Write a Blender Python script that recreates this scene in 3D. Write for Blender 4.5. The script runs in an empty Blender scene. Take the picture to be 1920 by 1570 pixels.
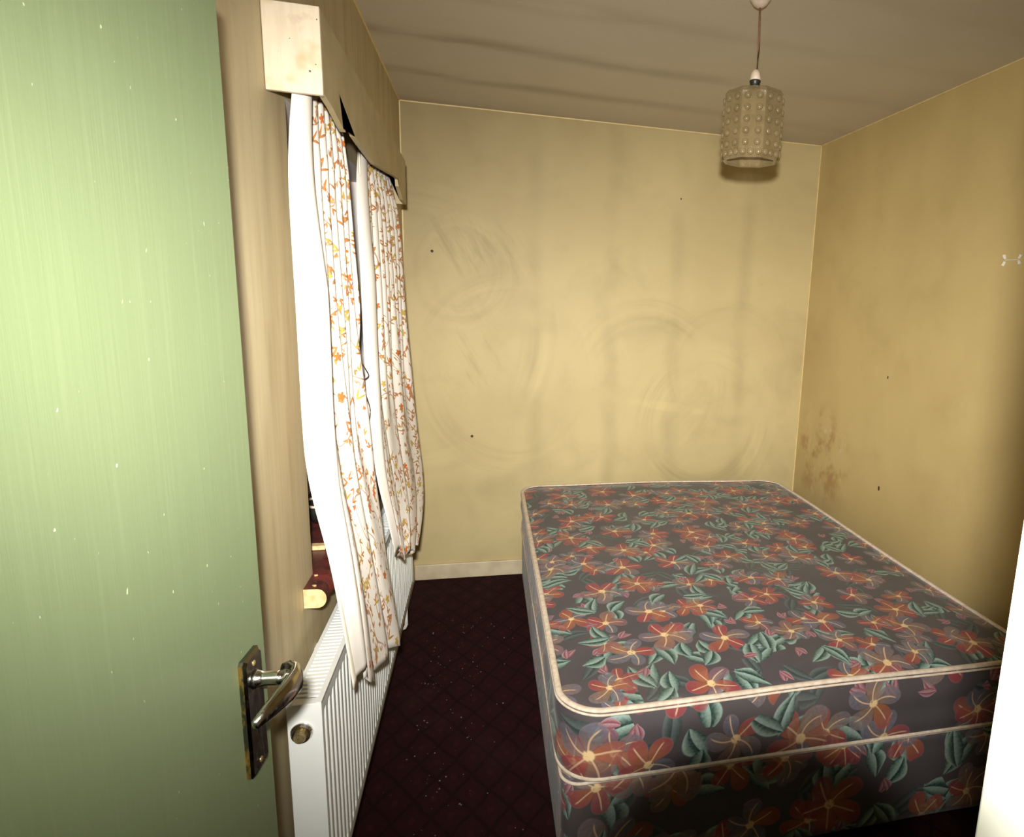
import bpy, bmesh, math, random
from mathutils import Vector, Matrix
random.seed(7)
sc = bpy.context.scene
col = sc.collection
PI = math.pi

# ------------------------------------------------------------------ camera
# the photograph is the left part of a wider frame: the optical axis lies right of the middle
F, PX, PY = 1205.59, 1217.32, 785.0
cd_ = bpy.data.cameras.new('camera'); cam = bpy.data.objects.new('camera', cd_); col.objects.link(cam)
cd_.sensor_fit = 'HORIZONTAL'; cd_.sensor_width = 36.0
cd_.lens = F / 1920 * 36.0
cd_.shift_x = -(PX - 960) / 1920; cd_.shift_y = (PY - 785) / 1920
cd_.clip_start = 0.02
r_ = Vector((0.96942925, -0.24195759, 0.04078548)); u_ = Vector((0.00551437, 0.18766113, 0.98221835))
w_ = Vector((0.24530903, 0.95196629, -0.18325843))
CAM = Vector((0.407132, -3.5817375, 1.6025075))
M3 = Matrix((r_, u_, -w_)).transposed()
cam.matrix_world = Matrix.Translation(CAM) @ M3.to_4x4()
sc.camera = cam

# ------------------------------------------------------------------ world, light, exposure
wd = bpy.data.worlds.new('world'); sc.world = wd; wd.use_nodes = True
wd.node_tree.nodes['Background'].inputs[0].default_value = (0.30, 0.33, 0.38, 1)
wd.node_tree.nodes['Background'].inputs[1].default_value = 0.25
BEAM_SIGN = 1.0
# the camera's flash: a small head just above and behind the lens
fl = bpy.data.lights.new('flash', 'SPOT'); flo = bpy.data.objects.new('flash', fl); col.objects.link(flo)
fl.energy = 700.0; fl.color = (1.0, 0.965, 0.90); fl.shadow_soft_size = 0.022
fl.spot_size = math.radians(150); fl.spot_blend = 0.3
flo.matrix_world = Matrix.Translation((0.39, -3.63, 1.706)) @ M3.to_4x4()
# beam of the flash reflector: brightest ahead, falling off faster up and down than sideways,
# and clipped low in the middle by the lens barrel under it
fl.use_nodes = True; nt_ = fl.node_tree; em_ = nt_.nodes['Emission']
tc_ = nt_.nodes.new('ShaderNodeTexCoord'); sx_ = nt_.nodes.new('ShaderNodeSeparateXYZ'); nt_.links.new(tc_.outputs['Normal'], sx_.inputs[0])
def nm_(op, *a):
    n = nt_.nodes.new('ShaderNodeMath'); n.operation = op
    for i, v in enumerate(a):
        if isinstance(v, (int, float)): n.inputs[i].default_value = v
        else: nt_.links.new(v, n.inputs[i])
    return n.outputs[0]
az_ = nm_('MAXIMUM', nm_('ABSOLUTE', sx_.outputs[2]), 0.05)
tx_ = nm_('DIVIDE', nm_('MULTIPLY', sx_.outputs[0], BEAM_SIGN), az_); ty_ = nm_('DIVIDE', nm_('MULTIPLY', sx_.outputs[1], BEAM_SIGN), az_)
gx_ = nm_('POWER', nm_('DIVIDE', nm_('SUBTRACT', tx_, -0.02), 0.71), 2.0)
gy_ = nm_('POWER', nm_('DIVIDE', nm_('SUBTRACT', ty_, 0.0), 0.50), 2.0)
beam_ = nm_('EXPONENT', nm_('MULTIPLY', nm_('ADD', gx_, gy_), -1.0))
lx_ = nm_('POWER', nm_('DIVIDE', nm_('SUBTRACT', tx_, 0.17), 0.34), 2.0); ly_ = nm_('POWER', nm_('DIVIDE', nm_('SUBTRACT', ty_, -0.81), 0.34), 2.0)
rad_ = nm_('SQRT', nm_('ADD', lx_, ly_))
mr_ = nt_.nodes.new('ShaderNodeMapRange'); mr_.interpolation_type = 'SMOOTHSTEP'; nt_.links.new(rad_, mr_.inputs[0])
mr_.inputs[1].default_value = 0.72; mr_.inputs[2].default_value = 1.02; mr_.inputs[3].default_value = 0.02; mr_.inputs[4].default_value = 1.0
nt_.links.new(nm_('MULTIPLY', beam_, mr_.outputs[0]), em_.inputs['Strength'])
vs = sc.view_settings
vs.view_transform = 'Standard'; vs.look = 'None'; vs.gamma = 1.0; vs.use_curve_mapping = False
vs.exposure = 0.0

W, H, YF = 2.288, 2.508, -3.30     # room width, height, front wall's room face
YH = -4.7                          # back of the hall behind the camera
LW = 0.26                          # thickness of the window wall

# ------------------------------------------------------------------ node helpers
class S:
    """a float socket with arithmetic"""
    def __init__(s, nt, sock): s.nt, s.k = nt, sock
    def _m(s, op, *a, clamp=False):
        n = s.nt.nodes.new('ShaderNodeMath'); n.operation = op; n.use_clamp = clamp
        for i, v in enumerate((s,) + a):
            if isinstance(v, S): s.nt.links.new(v.k, n.inputs[i])
            else: n.inputs[i].default_value = v
        return S(s.nt, n.outputs[0])
    def __add__(s, o): return s._m('ADD', o)
    __radd__ = __add__
    def __sub__(s, o): return s._m('SUBTRACT', o)
    def __rsub__(s, o): return (s * -1.0) + o
    def __mul__(s, o): return s._m('MULTIPLY', o)
    __rmul__ = __mul__
    def __truediv__(s, o): return s._m('DIVIDE', o)
    def __pow__(s, o): return s._m('POWER', o)
    def abs(s): return s._m('ABSOLUTE')
    def fract(s): return s._m('FRACT')
    def floor(s): return s._m('FLOOR')
    def sin(s): return s._m('SINE')
    def cos(s): return s._m('COSINE')
    def sqrt(s): return s._m('SQRT')
    def mn(s, o): return s._m('MINIMUM', o)
    def mx(s, o): return s._m('MAXIMUM', o)
    def atan2(s, o): return s._m('ARCTAN2', o)
    def cl(s): return s._m('ADD', 0.0, clamp=True)
    def ss(s, a, b):
        n = s.nt.nodes.new('ShaderNodeMapRange'); n.interpolation_type = 'SMOOTHSTEP'
        s.nt.links.new(s.k, n.inputs[0])
        if a < b: v = (a, b, 0.0, 1.0)
        else: v = (b, a, 1.0, 0.0)
        for i, q in enumerate(v): n.inputs[i + 1].default_value = q
        return S(s.nt, n.outputs[0])

class Mt:
    def __init__(m, name, rough=0.7, metallic=0.0, spec=0.5):
        m.mat = bpy.data.materials.new(name); m.mat.use_nodes = True
        m.nt = m.mat.node_tree; m.b = m.nt.nodes['Principled BSDF']
        m.b.inputs['Roughness'].default_value = rough; m.b.inputs['Metallic'].default_value = metallic
        m.b.inputs['Specular IOR Level'].default_value = spec
    def node(m, t): return m.nt.nodes.new(t)
    def lk(m, a, b): m.nt.links.new(a, b)
    def coords(m, kind='Object'):
        return m.node('ShaderNodeTexCoord').outputs[kind]
    def xyz(m, v):
        n = m.node('ShaderNodeSeparateXYZ'); m.lk(v, n.inputs[0])
        return [S(m.nt, n.outputs[i]) for i in range(3)]
    def vec(m, x, y, z=0.0):
        n = m.node('ShaderNodeCombineXYZ')
        for i, v in enumerate((x, y, z)):
            if isinstance(v, S): m.lk(v.k, n.inputs[i])
            else: n.inputs[i].default_value = v
        return n.outputs[0]
    def noise(m, v, scale, detail=3, rough=0.5, out=0, dist=0.0):
        n = m.node('ShaderNodeTexNoise'); m.lk(v, n.inputs['Vector'])
        n.inputs['Scale'].default_value = scale; n.inputs['Detail'].default_value = detail
        n.inputs['Roughness'].default_value = rough; n.inputs['Distortion'].default_value = dist
        return S(m.nt, n.outputs['Fac']) if out == 0 else n.outputs['Color']
    def rgb(m, c):
        n = m.node('ShaderNodeRGB'); n.outputs[0].default_value = (c[0], c[1], c[2], 1); return n.outputs[0]
    def mix(m, f, a, b, mode='MIX'):
        n = m.node('ShaderNodeMix'); n.data_type = 'RGBA'; n.blend_type = mode
        if isinstance(f, S): m.lk(f.k, n.inputs[0])
        else: n.inputs[0].default_value = f
        for i, v in ((6, a), (7, b)):
            if isinstance(v, tuple): n.inputs[i].default_value = (v[0], v[1], v[2], 1)
            else: m.lk(v, n.inputs[i])
        return n.outputs[2]
    def vor(m, v, rnd=0.6):
        n = m.node('ShaderNodeTexVoronoi'); n.voronoi_dimensions = '2D'; n.feature = 'F1'
        m.lk(v, n.inputs['Vector']); n.inputs['Scale'].default_value = 1.0; n.inputs['Randomness'].default_value = rnd
        c = m.node('ShaderNodeSeparateColor'); m.lk(n.outputs['Color'], c.inputs[0])
        return n.outputs['Position'], [S(m.nt, c.outputs[i]) for i in range(3)]
    def wn(m, v):
        n = m.node('ShaderNodeTexWhiteNoise'); n.noise_dimensions = '3D'; m.lk(v, n.inputs[0]); return S(m.nt, n.outputs[0])
    def bump(m, h, strength=0.3, dist=0.01):
        n = m.node('ShaderNodeBump'); m.lk(h.k, n.inputs['Height'])
        n.inputs['Strength'].default_value = strength; n.inputs['Distance'].default_value = dist
        m.lk(n.outputs[0], m.b.inputs['Normal'])
    def color(m, c):
        if isinstance(c, tuple): m.b.inputs['Base Color'].default_value = (c[0], c[1], c[2], 1)
        else: m.lk(c, m.b.inputs['Base Color'])
        return m.mat

def speckled(name, c1, c2, scale=30, rough=0.6, metallic=0.0, bump=0.0, stretch=(1, 1, 1), spec=0.5, detail=4):
    m = Mt(name, rough, metallic, spec)
    x, y, z = m.xyz(m.coords())
    v = m.vec(x * stretch[0], y * stretch[1], z * stretch[2])
    n = m.noise(v, scale, detail)
    if bump: m.bump(n, bump, 0.002)
    return m.color(m.mix(n.ss(0.3, 0.7), c1, c2))

# ------------------------------------------------------------------ materials
def wall_mat(name, base, kind):
    m = Mt(name, 0.55, spec=0.25)
    v = m.coords(); x, y, z = m.xyz(v)
    big = m.noise(v, 1.3, 3); mid = m.noise(v, 5.0, 4, 0.6); fine = m.noise(v, 60.0, 3)
    dirty = tuple(c * k for c, k in zip(base, (0.74, 0.70, 0.66)))
    c = m.mix((big.ss(0.35, 0.7)) * 0.45, base, dirty)
    c = m.mix(mid.ss(0.5, 0.75) * 0.30, c, dirty)
    if kind == 'back':
        # soot lines over the studs, with nail marks
        ghost = None
        for sx, a in ((0.66, 0.30), (1.09, 0.34), (1.46, 0.26), (1.87, 0.28)):
            g = ((x - sx) + (m.noise(v, 2.0, 1) - 0.5) * 0.05).abs().ss(0.075, 0.0) * a * 1.05
            nail = (((z * 5.5 + sx * 3.1).fract() - 0.5) ** 2.0 * 0.033 + ((x - sx - 0.004) ** 2.0)).sqrt().ss(0.013, 0.004) * 0.35
            g = g.mx(nail)
            ghost = g if ghost is None else ghost.mx(g)
        c = m.mix(ghost * m.noise(v, 3.0, 2).ss(0.3, 0.65), c, tuple(k * 0.55 for k in base))
        # wiped arcs
        for cx, cz, rad, wd_, a0, seed in ((1.67, 0.86, 0.36, 0.16, 0.75, 0.0), (1.30, 1.05, 0.42, 0.14, 0.55, 3.0), (0.02, 1.36, 0.66, 0.15, 0.8, 5.0),
                                            (0.55, 1.15, 0.46, 0.12, 0.55, 8.0), (0.28, 1.72, 0.22, 0.10, 0.6, 11.0), (1.80, 1.20, 0.33, 0.08, 0.45, 14.0)):
            dx, dz = x - cx, z - cz
            rr = (dx * dx + dz * dz * 0.85).sqrt() + (m.noise(v, 1.1, 0) - 0.5) * 0.06
            ang = dz.atan2(dx)
            band = ((rr - rad).abs()).ss(wd_, wd_ * 0.15)
            st = m.noise(m.vec(rr * 17.0, ang.cos() * 0.5, seed + ang.sin() * 0.5), 1.0, 3, 0.6)
            arc = m.noise(m.vec(dx * 1.2 + seed, dz * 1.2, seed), 1.5, 1).ss(0.38, 0.60)
            c = m.mix(band * st.ss(0.42, 0.85) * arc * a0 * 0.95, c, tuple(k * q for k, q in zip(base, (0.60, 0.58, 0.55))))
            c = m.mix(band * st.ss(0.55, 0.2) * arc * a0 * 0.80, c, tuple(min(1, k * q) for k, q in zip(base, (1.10, 1.13, 1.12))))
        # darker smears beside the curtain
        sm = (((x - 0.36 + (z - 1.85) * 0.5) / 0.30) ** 2.0 + ((z - 1.82) / 0.22) ** 2.0).ss(1.1, 0.1)
        sk = m.noise(m.vec((x + z * 0.55) * 16.0, (z - x * 0.55) * 2.6, 2.0), 1.0, 4, 0.65)
        c = m.mix(sm * sk.ss(0.46, 0.72) * 0.55, c, tuple(k * q for k, q in zip(base, (0.52, 0.50, 0.46))))
        sm2 = (((x - 0.30) / 0.26) ** 2.0 + ((z - 1.30) / 0.34) ** 2.0).ss(1.1, 0.1)
        c = m.mix(sm2 * sk.ss(0.48, 0.75) * 0.40, c, tuple(k * q for k, q in zip(base, (0.6, 0.6, 0.58))))
        # bright rubbed swipe low on the wall over the bed
        sw = (((x - 1.45) / 0.30) ** 2.0 + ((z - 0.98 + (x - 1.45) * 0.15) / 0.035) ** 2.0).ss(1.0, 0.2)
        c = m.mix(sw * 0.45 * mid.ss(0.3, 0.6), c, tuple(min(1, k * q) for k, q in zip(base, (1.2, 1.22, 1.15))))
        # grime towards the top corner, with the flash's upward falloff painted in
        c = m.mix(((x * 0.5 + (H - z)).ss(1.3, 0.0)) * (mid * 0.5 + 0.55), c, tuple(k * q for k, q in zip(base, (0.52, 0.48, 0.44))))
        c = m.mix(m.noise(m.vec(x * 1.1, z * 1.1, 4.0), 2.6, 4, 0.6, dist=0.6).ss(0.48, 0.72) * 0.30, c, tuple(k * q for k, q in zip(base, (0.66, 0.66, 0.68))))
    if kind == 'left':
        st = m.noise(m.vec(x * 3.0, y * 9.0, z * 0.8), 1.6, 4, 0.65)
        c = m.mix(st.ss(0.42, 0.72) * 0.55, c, (0.36, 0.25, 0.125))
        c = m.mix(m.noise(m.vec(x, y * 22.0, z * 1.2), 1.5, 3).ss(0.5, 0.8) * 0.3, c, (0.30, 0.21, 0.11))
    if kind == 'right':
        rub = m.noise(m.vec(x, y * 6.0, z * 5.0), 1.4, 4, 0.6)
        near = (((y + 0.30) / 0.35) ** 2.0 + ((z - 0.75) / 0.30) ** 2.0).ss(1.2, 0.1)
        c = m.mix(near * rub.ss(0.45, 0.65) * 0.7, c, (0.32, 0.17, 0.06))
        c = m.mix(near * m.noise(v, 14.0, 3).ss(0.60, 0.70) * 0.7, c, (0.60, 0.50, 0.30))
        c = m.mix(m.noise(m.vec(x, y * 2.0, z), 2.0, 3).ss(0.45, 0.75) * 0.25, c, dirty)
    m.bump(fine * 0.4 + m.noise(v, 12.0, 3) * 0.8, 0.15, 0.003)
    return m.color(c)

YEL = (0.535, 0.440, 0.225)
M_back = wall_mat('stained_yellow_paint_back', YEL, 'back')
M_left = wall_mat('stained_yellow_paint_left', (0.54, 0.455, 0.275), 'left')
M_right = wall_mat('stained_yellow_paint_right', (0.56, 0.435, 0.195), 'right')
M_hall = speckled('hall_paint', (0.45, 0.42, 0.34), (0.38, 0.36, 0.30), 4)

def ceil_mat():
    m = Mt('sooty_ceiling', 0.8, spec=0.2); v = m.coords(); x, y, z = m.xyz(v)
    n = m.noise(v, 2.0, 4)
    c = m.mix(n.ss(0.3, 0.7) * 0.3, (0.56, 0.50, 0.385), (0.47, 0.41, 0.31))
    g = None
    for yy, a in ((-0.03, 0.3), (-0.47, 0.60), (-0.91, 0.65), (-1.33, 0.4), (-1.77, 0.3), (-2.2, 0.3)):
        q = ((y - yy) + x * -0.06 + (m.noise(v, 1.6, 1) - 0.5) * 0.10).abs().ss(0.10, 0.0) * a
        g = q if g is None else g.mx(q)
    fade = m.noise(m.vec(x * 1.1, y * 4.0), 1.6, 3).ss(0.30, 0.60) * (x.ss(2.1, 0.0) * 0.7 + 0.3)
    c = m.mix(g * fade * 0.8, c, (0.24, 0.18, 0.11))
    m.bump(m.noise(v, 40.0, 3), 0.2, 0.003)
    return m.color(c)
M_ceil = ceil_mat()

def carpet_mat():
    m = Mt('maroon_trellis_carpet', 0.95, spec=0.1); v = m.coords(); x, y, z = m.xyz(v)
    a = (x + y * 0.7) * 8.5; b = (x - y * 0.7) * 8.5
    wob = (m.noise(v, 9.0, 2) - 0.5) * 0.35
    la = ((a + wob).fract() - 0.5).abs().ss(0.10, 0.02); lb = ((b + wob).fract() - 0.5).abs().ss(0.10, 0.02)
    cell = (((a + 0.5).fract() - 0.5) ** 2.0 + ((b + 0.5).fract() - 0.5) ** 2.0).sqrt().ss(0.16, 0.08)
    pile = m.noise(v, 420.0, 2)
    c = m.mix(pile.ss(0.3, 0.7) * 0.6, (0.030, 0.0075, 0.0085), (0.014, 0.006, 0.006))
    c = m.mix(cell * 0.3, c, (0.060, 0.012, 0.015))
    c = m.mix(la.mx(lb) * 0.5, c, (0.007, 0.004, 0.004))
    dust = m.noise(v, 1.7, 4, 0.6).ss(0.52, 0.72) * pile.ss(0.35, 0.6)
    c = m.mix(dust * 0.30, c, (0.075, 0.042, 0.042))
    near = x.ss(0.55, 0.12)
    dots = m.noise(v, 110.0, 2).ss(0.74, 0.78) * near
    c = m.mix(dots * 0.6, c, (0.26, 0.22, 0.2))
    m.bump(pile, 0.5, 0.004)
    return m.color(c)
M_carpet = carpet_mat()

def door_mat():
    m = Mt('green_gloss_paint', 0.46, spec=0.9); v = m.coords(); x, y, z = m.xyz(v)
    g = m.noise(m.vec(x * 130.0, y * 130.0, z * 3.5), 1.0, 4, 0.65)
    n = m.noise(v, 3.0, 3)
    c = m.mix(n.ss(0.3, 0.7) * 0.4, (0.165, 0.212, 0.108), (0.140, 0.184, 0.094))
    c = m.mix(g.ss(0.45, 0.75) * 0.20, c, (0.24, 0.285, 0.17))
    sp = m.noise(m.vec(x * 150.0, y * 150.0, z * 80.0), 1.0, 1).ss(0.765, 0.79)
    c = m.mix(sp * 0.7, c, (0.62, 0.66, 0.45))
    m.bump(g * 0.6 + n * 0.6, 0.30, 0.0015)
    return m.color(c)
M_door = door_mat()
M_doorback = speckled('cream_door_back', (0.55, 0.5, 0.38), (0.5, 0.45, 0.33), 8)
M_jamb = speckled('white_gloss', (0.90, 0.90, 0.80), (0.86, 0.86, 0.76), 12, 0.35)
M_skirt = speckled('cream_skirting', (0.62, 0.53, 0.36), (0.52, 0.43, 0.28), 14, 0.5)
M_bead = speckled('clean_corner_bead', (0.74, 0.60, 0.30), (0.64, 0.50, 0.24), 20, 0.5)
M_pelmet = speckled('tan_board_paint', (0.46, 0.37, 0.20), (0.38, 0.30, 0.155), 9, 0.6, bump=0.2)
M_reveal = speckled('white_reveal_paint', (0.78, 0.72, 0.68), (0.70, 0.64, 0.60), 6, 0.6)
M_sill = speckled('chipped_maroon_paint', (0.12, 0.022, 0.018), (0.055, 0.016, 0.014), 26, 0.4, bump=0.4)
M_rawwood = speckled('bare_broken_wood', (0.72, 0.54, 0.28), (0.50, 0.34, 0.15), 60, 0.8, bump=0.5)
M_dark = speckled('dark_plastic', (0.012, 0.011, 0.010), (0.02, 0.018, 0.016), 30, 0.4)
M_paleplastic = speckled('aged_white_plastic', (0.62, 0.50, 0.40), (0.52, 0.41, 0.30), 40, 0.45)
M_cord = speckled('brown_cord', (0.22, 0.10, 0.05), (0.16, 0.075, 0.04), 80, 0.7)
M_plug = speckled('dark_plug', (0.10, 0.05, 0.03), (0.06, 0.03, 0.02), 90, 0.7)
M_clip = speckled('white_clip', (0.75, 0.72, 0.62), (0.68, 0.64, 0.55), 90, 0.5)
M_rad = speckled('white_enamel', (0.76, 0.78, 0.75), (0.71, 0.73, 0.70), 5, 0.30)
M_pipe = speckled('painted_pipe', (0.7, 0.68, 0.62), (0.55, 0.52, 0.46), 25, 0.4)
M_brass = speckled('tarnished_brass', (0.62, 0.50, 0.24), (0.30, 0.24, 0.12), 60, 0.35, 0.8)
M_track = speckled('cream_curtain_track', (0.6, 0.55, 0.45), (0.5, 0.45, 0.36), 50, 0.4)
M_wire = speckled('dark_wire', (0.05, 0.02, 0.02), (0.03, 0.015, 0.012), 90, 0.5)
M_deb = speckled('white_flakes', (0.26, 0.23, 0.21), (0.12, 0.10, 0.09), 200, 0.9)

def chrome_mat():
    m = Mt('worn_chrome', 0.13, 1.0); v = m.coords()
    n = m.noise(v, 70.0, 4, 0.6)
    m.lk((n.ss(0.35, 0.75) * 0.25 + 0.08).k, m.b.inputs['Roughness'])
    return m.color(m.mix(n.ss(0.62, 0.72) * 0.6, (0.62, 0.60, 0.56), (0.12, 0.07, 0.04)))
M_chrome = chrome_mat()
def plate_mat():
    m = Mt('worn_plate', 0.16, 1.0); v = m.coords(); x, y, z = m.xyz(v)
    n = m.noise(m.vec(x, y * 1.0, z * 0.5), 90.0, 3, 0.6)
    gm = m.node('ShaderNodeNewGeometry'); nx, ny, nz = m.xyz(gm.outputs['Normal'])
    side = (ny * -1.0).ss(0.75, 0.95) * n.ss(0.45, 0.55)
    m.lk((n.ss(0.3, 0.8) * 0.25 + 0.1).k, m.b.inputs['Roughness'])
    return m.color(m.mix(side, (0.22, 0.20, 0.185), (0.85, 0.50, 0.20)))
M_plate = plate_mat()

def box_end_mat():
    m = Mt('brushed_cream_over_wood', 0.5, spec=0.3); v = m.coords(); x, y, z = m.xyz(v)
    b = m.noise(m.vec(x * 70.0, y, z * 9.0), 1.0, 4, 0.6)
    n = m.noise(v, 16.0, 4, 0.6)
    c = m.mix(b.ss(0.35, 0.7) * 0.4, (0.62, 0.53, 0.40), (0.50, 0.40, 0.28))
    c = m.mix(m.noise(v, 11.0, 3).ss(0.48, 0.62) * 0.65, c, (0.40, 0.29, 0.12))
    c = m.mix(n.ss(0.58, 0.70) * 0.45, c, (0.42, 0.28, 0.20))
    pin = m.noise(v, 75.0, 1).ss(0.755, 0.775)
    c = m.mix(pin * 0.9, c, (0.05, 0.03, 0.02))
    m.bump(b, 0.3, 0.002)
    return m.color(c)
M_boxend = box_end_mat()

def glass_mat():
    m = Mt('smoky_pressed_glass', 0.09, spec=1.0); v = m.coords()
    n = m.noise(v, 30.0, 4, 0.6)
    lw = m.node('ShaderNodeLayerWeight'); lw.inputs[0].default_value = 0.35
    m.lk((S(m.nt, lw.outputs['Facing']).ss(0.0, 1.0) * 0.40 + n.ss(0.3, 0.75) * 0.15 + 0.40).k, m.b.inputs['Alpha'])
    return m.color(m.mix(n.ss(0.35, 0.7) * 0.6, (0.27, 0.20, 0.10), (0.15, 0.105, 0.045)))
M_glass = glass_mat()
def pane_mat():
    m = Mt('window_glass', 0.03); m.b.inputs['Transmission Weight'].default_value = 1.0
    m.b.inputs['IOR'].default_value = 1.45
    n = m.noise(m.coords(), 5.0, 2); m.lk((n * 0.04 + 0.01).k, m.b.inputs['Roughness'])
    return m.color((0.85, 0.88, 0.87))
M_pane = pane_mat()

# --- printed fabrics: flowers and leaves drawn cell by cell
def leaf_layer(m, x, y, scale, off, L, Wd, c, cdark, clight, keep=1.0, rnd=0.7, spread=0.0, aa=0.06, tint=None, gate=None):
    """leaves of half-length L and half-width Wd (cell units)"""
    v = m.vec(x * scale + off[0], y * scale + off[1])
    pos, (r1, r2, r3) = m.vor(v, rnd)
    px, py, _ = m.xyz(pos)
    dx = x * scale + off[0] - px; dy = y * scale + off[1] - py
    for k in range(2 if spread else 1):
        a = r1 * 6.283 + (spread * k)
        ca, sa = a.cos(), a.sin()
        uu = (dx * ca + dy * sa) / L - (0.75 if spread else 0.0)
        vv = (dy * ca - dx * sa) / Wd
        vv = vv + (uu * uu) * 0.35 - 0.15
        prof = (1.0 - uu * uu).mx(0.0) * (uu * -0.28 + 1.0)
        mask = (prof - vv.abs()).ss(0.0, aa * 3.0) * (r2.ss(keep + 0.001, keep - 0.001) if keep < 1 else 1.0)
        g = m.noise(m.vec(x * scale * 26.0, y * scale * 26.0), 1.0, 2)
        side = vv.ss(-0.04, 0.06)
        grad = (vv.abs() / prof.mx(0.05)).cl()
        lt = (side * grad.ss(0.1, 1.0) + (1.0 - side) * grad.ss(1.0, 0.0) * 0.85 + (g - 0.5) * 0.6).cl()
        lc = m.mix(lt, cdark, clight)
        if gate is not None: mask = mask * gate
        if tint: lc = m.mix(r3.ss(0.45, 0.55), lc, tint)
        c = m.mix(mask, c, lc)
    return c

def flower_layer(m, x, y, scale, off, R, c, keep=1.0, rnd=0.55, petals=5.0):
    v = m.vec(x * scale + off[0], y * scale + off[1])
    pos, (r1, r2, r3) = m.vor(v, rnd)
    px, py, _ = m.xyz(pos)
    dx = x * scale + off[0] - px; dy = y * scale + off[1] - py
    rr = (dx * dx + dy * dy).sqrt() / (r3 * (0.30 * R) + 0.82 * R)
    ang = dy.atan2(dx) + r1 * 6.283 + rr * 0.35
    k = ((ang * (petals / 6.28318) + 20.0) / petals).fract() * petals
    f = k.fract(); idx = k.floor()
    pr = m.wn(m.vec(idx, r1 * 91.0, r3 * 37.0))
    pr2 = m.wn(m.vec(idx + 9.0, r2 * 71.0, r1 * 17.0))
    out = ((f * PI).sin().mx(0.0001) ** 0.55) * 0.68 + 0.30 + (pr2 - 0.5) * 0.22
    mask = (out - rr).ss(0.0, 0.07)
    if keep < 1: mask = mask * r2.ss(keep + 0.001, keep - 0.001)
    grain = m.noise(m.vec(x * scale * 22.0, y * scale * 22.0), 1.0, 3)
    red = m.mix((rr + grain * 0.5 - 0.3).cl(), (0.32, 0.062, 0.055), (0.25, 0.036, 0.052))
    blue = m.mix(grain, (0.085, 0.105, 0.145), (0.170, 0.140, 0.170))
    pet = m.mix(pr.ss(0.38, 0.56), red, blue)
    pet = m.mix(((pr2 * 0.9 - rr * 0.75) + 0.15).cl() * 0.75, pet, (0.34, 0.16, 0.035))
    rim = ((out - rr).ss(0.10, 0.02)) * 0.5
    pet = m.mix(rim, pet, (0.26, 0.17, 0.16))
    pet = m.mix((f - 0.5).abs().ss(0.5, 0.38) * 0.0 + ((f - 0.0).abs().mn((f - 1.0).abs())).ss(0.07, 0.0) * 0.5, pet, (0.16, 0.05, 0.06))
    c = m.mix(mask * (grain.ss(0.2, 0.75) * 0.3 + 0.65), c, pet)
    st = ((f - 0.5 + (rr - 0.4) * (pr - 0.5) * 0.9).abs() * rr).ss(0.028, 0.010) * rr.ss(0.85, 0.70)
    c = m.mix(st * mask * 0.8, c, (0.62, 0.42, 0.26))
    c = m.mix(rr.ss(0.17, 0.11) * mask * grain.ss(0.3, 0.5), c, (0.72, 0.52, 0.27))
    return c

def floral_mat(name, dark=1.0, worn=1.0):
    m = Mt(name, 0.62, spec=0.35)
    uv = m.coords('UV'); x, y, _ = m.xyz(uv)
    wx = m.noise(uv, 7.0, 1); x = x + (wx - 0.5) * 0.02
    n = m.noise(uv, 9.0, 4); weave = m.noise(uv, 900.0, 1)
    c = m.mix(n.ss(0.3, 0.7) * 0.5, (0.074, 0.064, 0.070), (0.054, 0.047, 0.052))
    gd, gl = (0.012, 0.045, 0.036), (0.30, 0.41, 0.36)
    c = leaf_layer(m, x, y, 6.0, (3.3, 1.7), 0.38, 0.14, c, (0.035, 0.05, 0.05), (0.10, 0.12, 0.12), 0.6, 0.9, 1.9)
    c = leaf_layer(m, x, y, 6.6, (0.3, 0.9), 0.29, 0.20, c, gd, gl, 0.70, 0.85, 2.3)
    c = leaf_layer(m, x, y, 5.8, (7.3, 4.1), 0.36, 0.17, c, gd, gl, 0.62, 0.85, 0.75)
    c = leaf_layer(m, x, y, 11.0, (2.2, 8.8), 0.28, 0.13, c, (0.20, 0.05, 0.07), (0.36, 0.24, 0.26), 0.35, 0.9, 0.7)
    c = flower_layer(m, x, y, 6.1, (5.7, 2.3), 0.42, c, 0.62, 0.8)
    c = flower_layer(m, x, y, 5.4, (1.1, 6.2), 0.44, c, 0.9, 0.6)
    c = leaf_layer(m, x, y, 5.1, (4.4, 9.3), 0.28, 0.13, c, gd, gl, 0.35, 0.9, 1.3)
    dust = m.noise(uv, 2.6, 4, 0.6).ss(0.45, 0.75) * 0.25 * worn
    c = m.mix(dust, c, (0.13, 0.10, 0.07))
    m.bump(weave * 0.3 + n, 0.15, 0.002)
    m.b.inputs['Sheen Weight'].default_value = 0.12; m.b.inputs['Sheen Roughness'].default_value = 0.4
    return m.color(c)
M_floral = floral_mat('dark_floral_ticking')
M_tape = speckled('cream_edge_tape', (0.68, 0.58, 0.47), (0.54, 0.44, 0.34), 60, 0.7)

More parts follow.
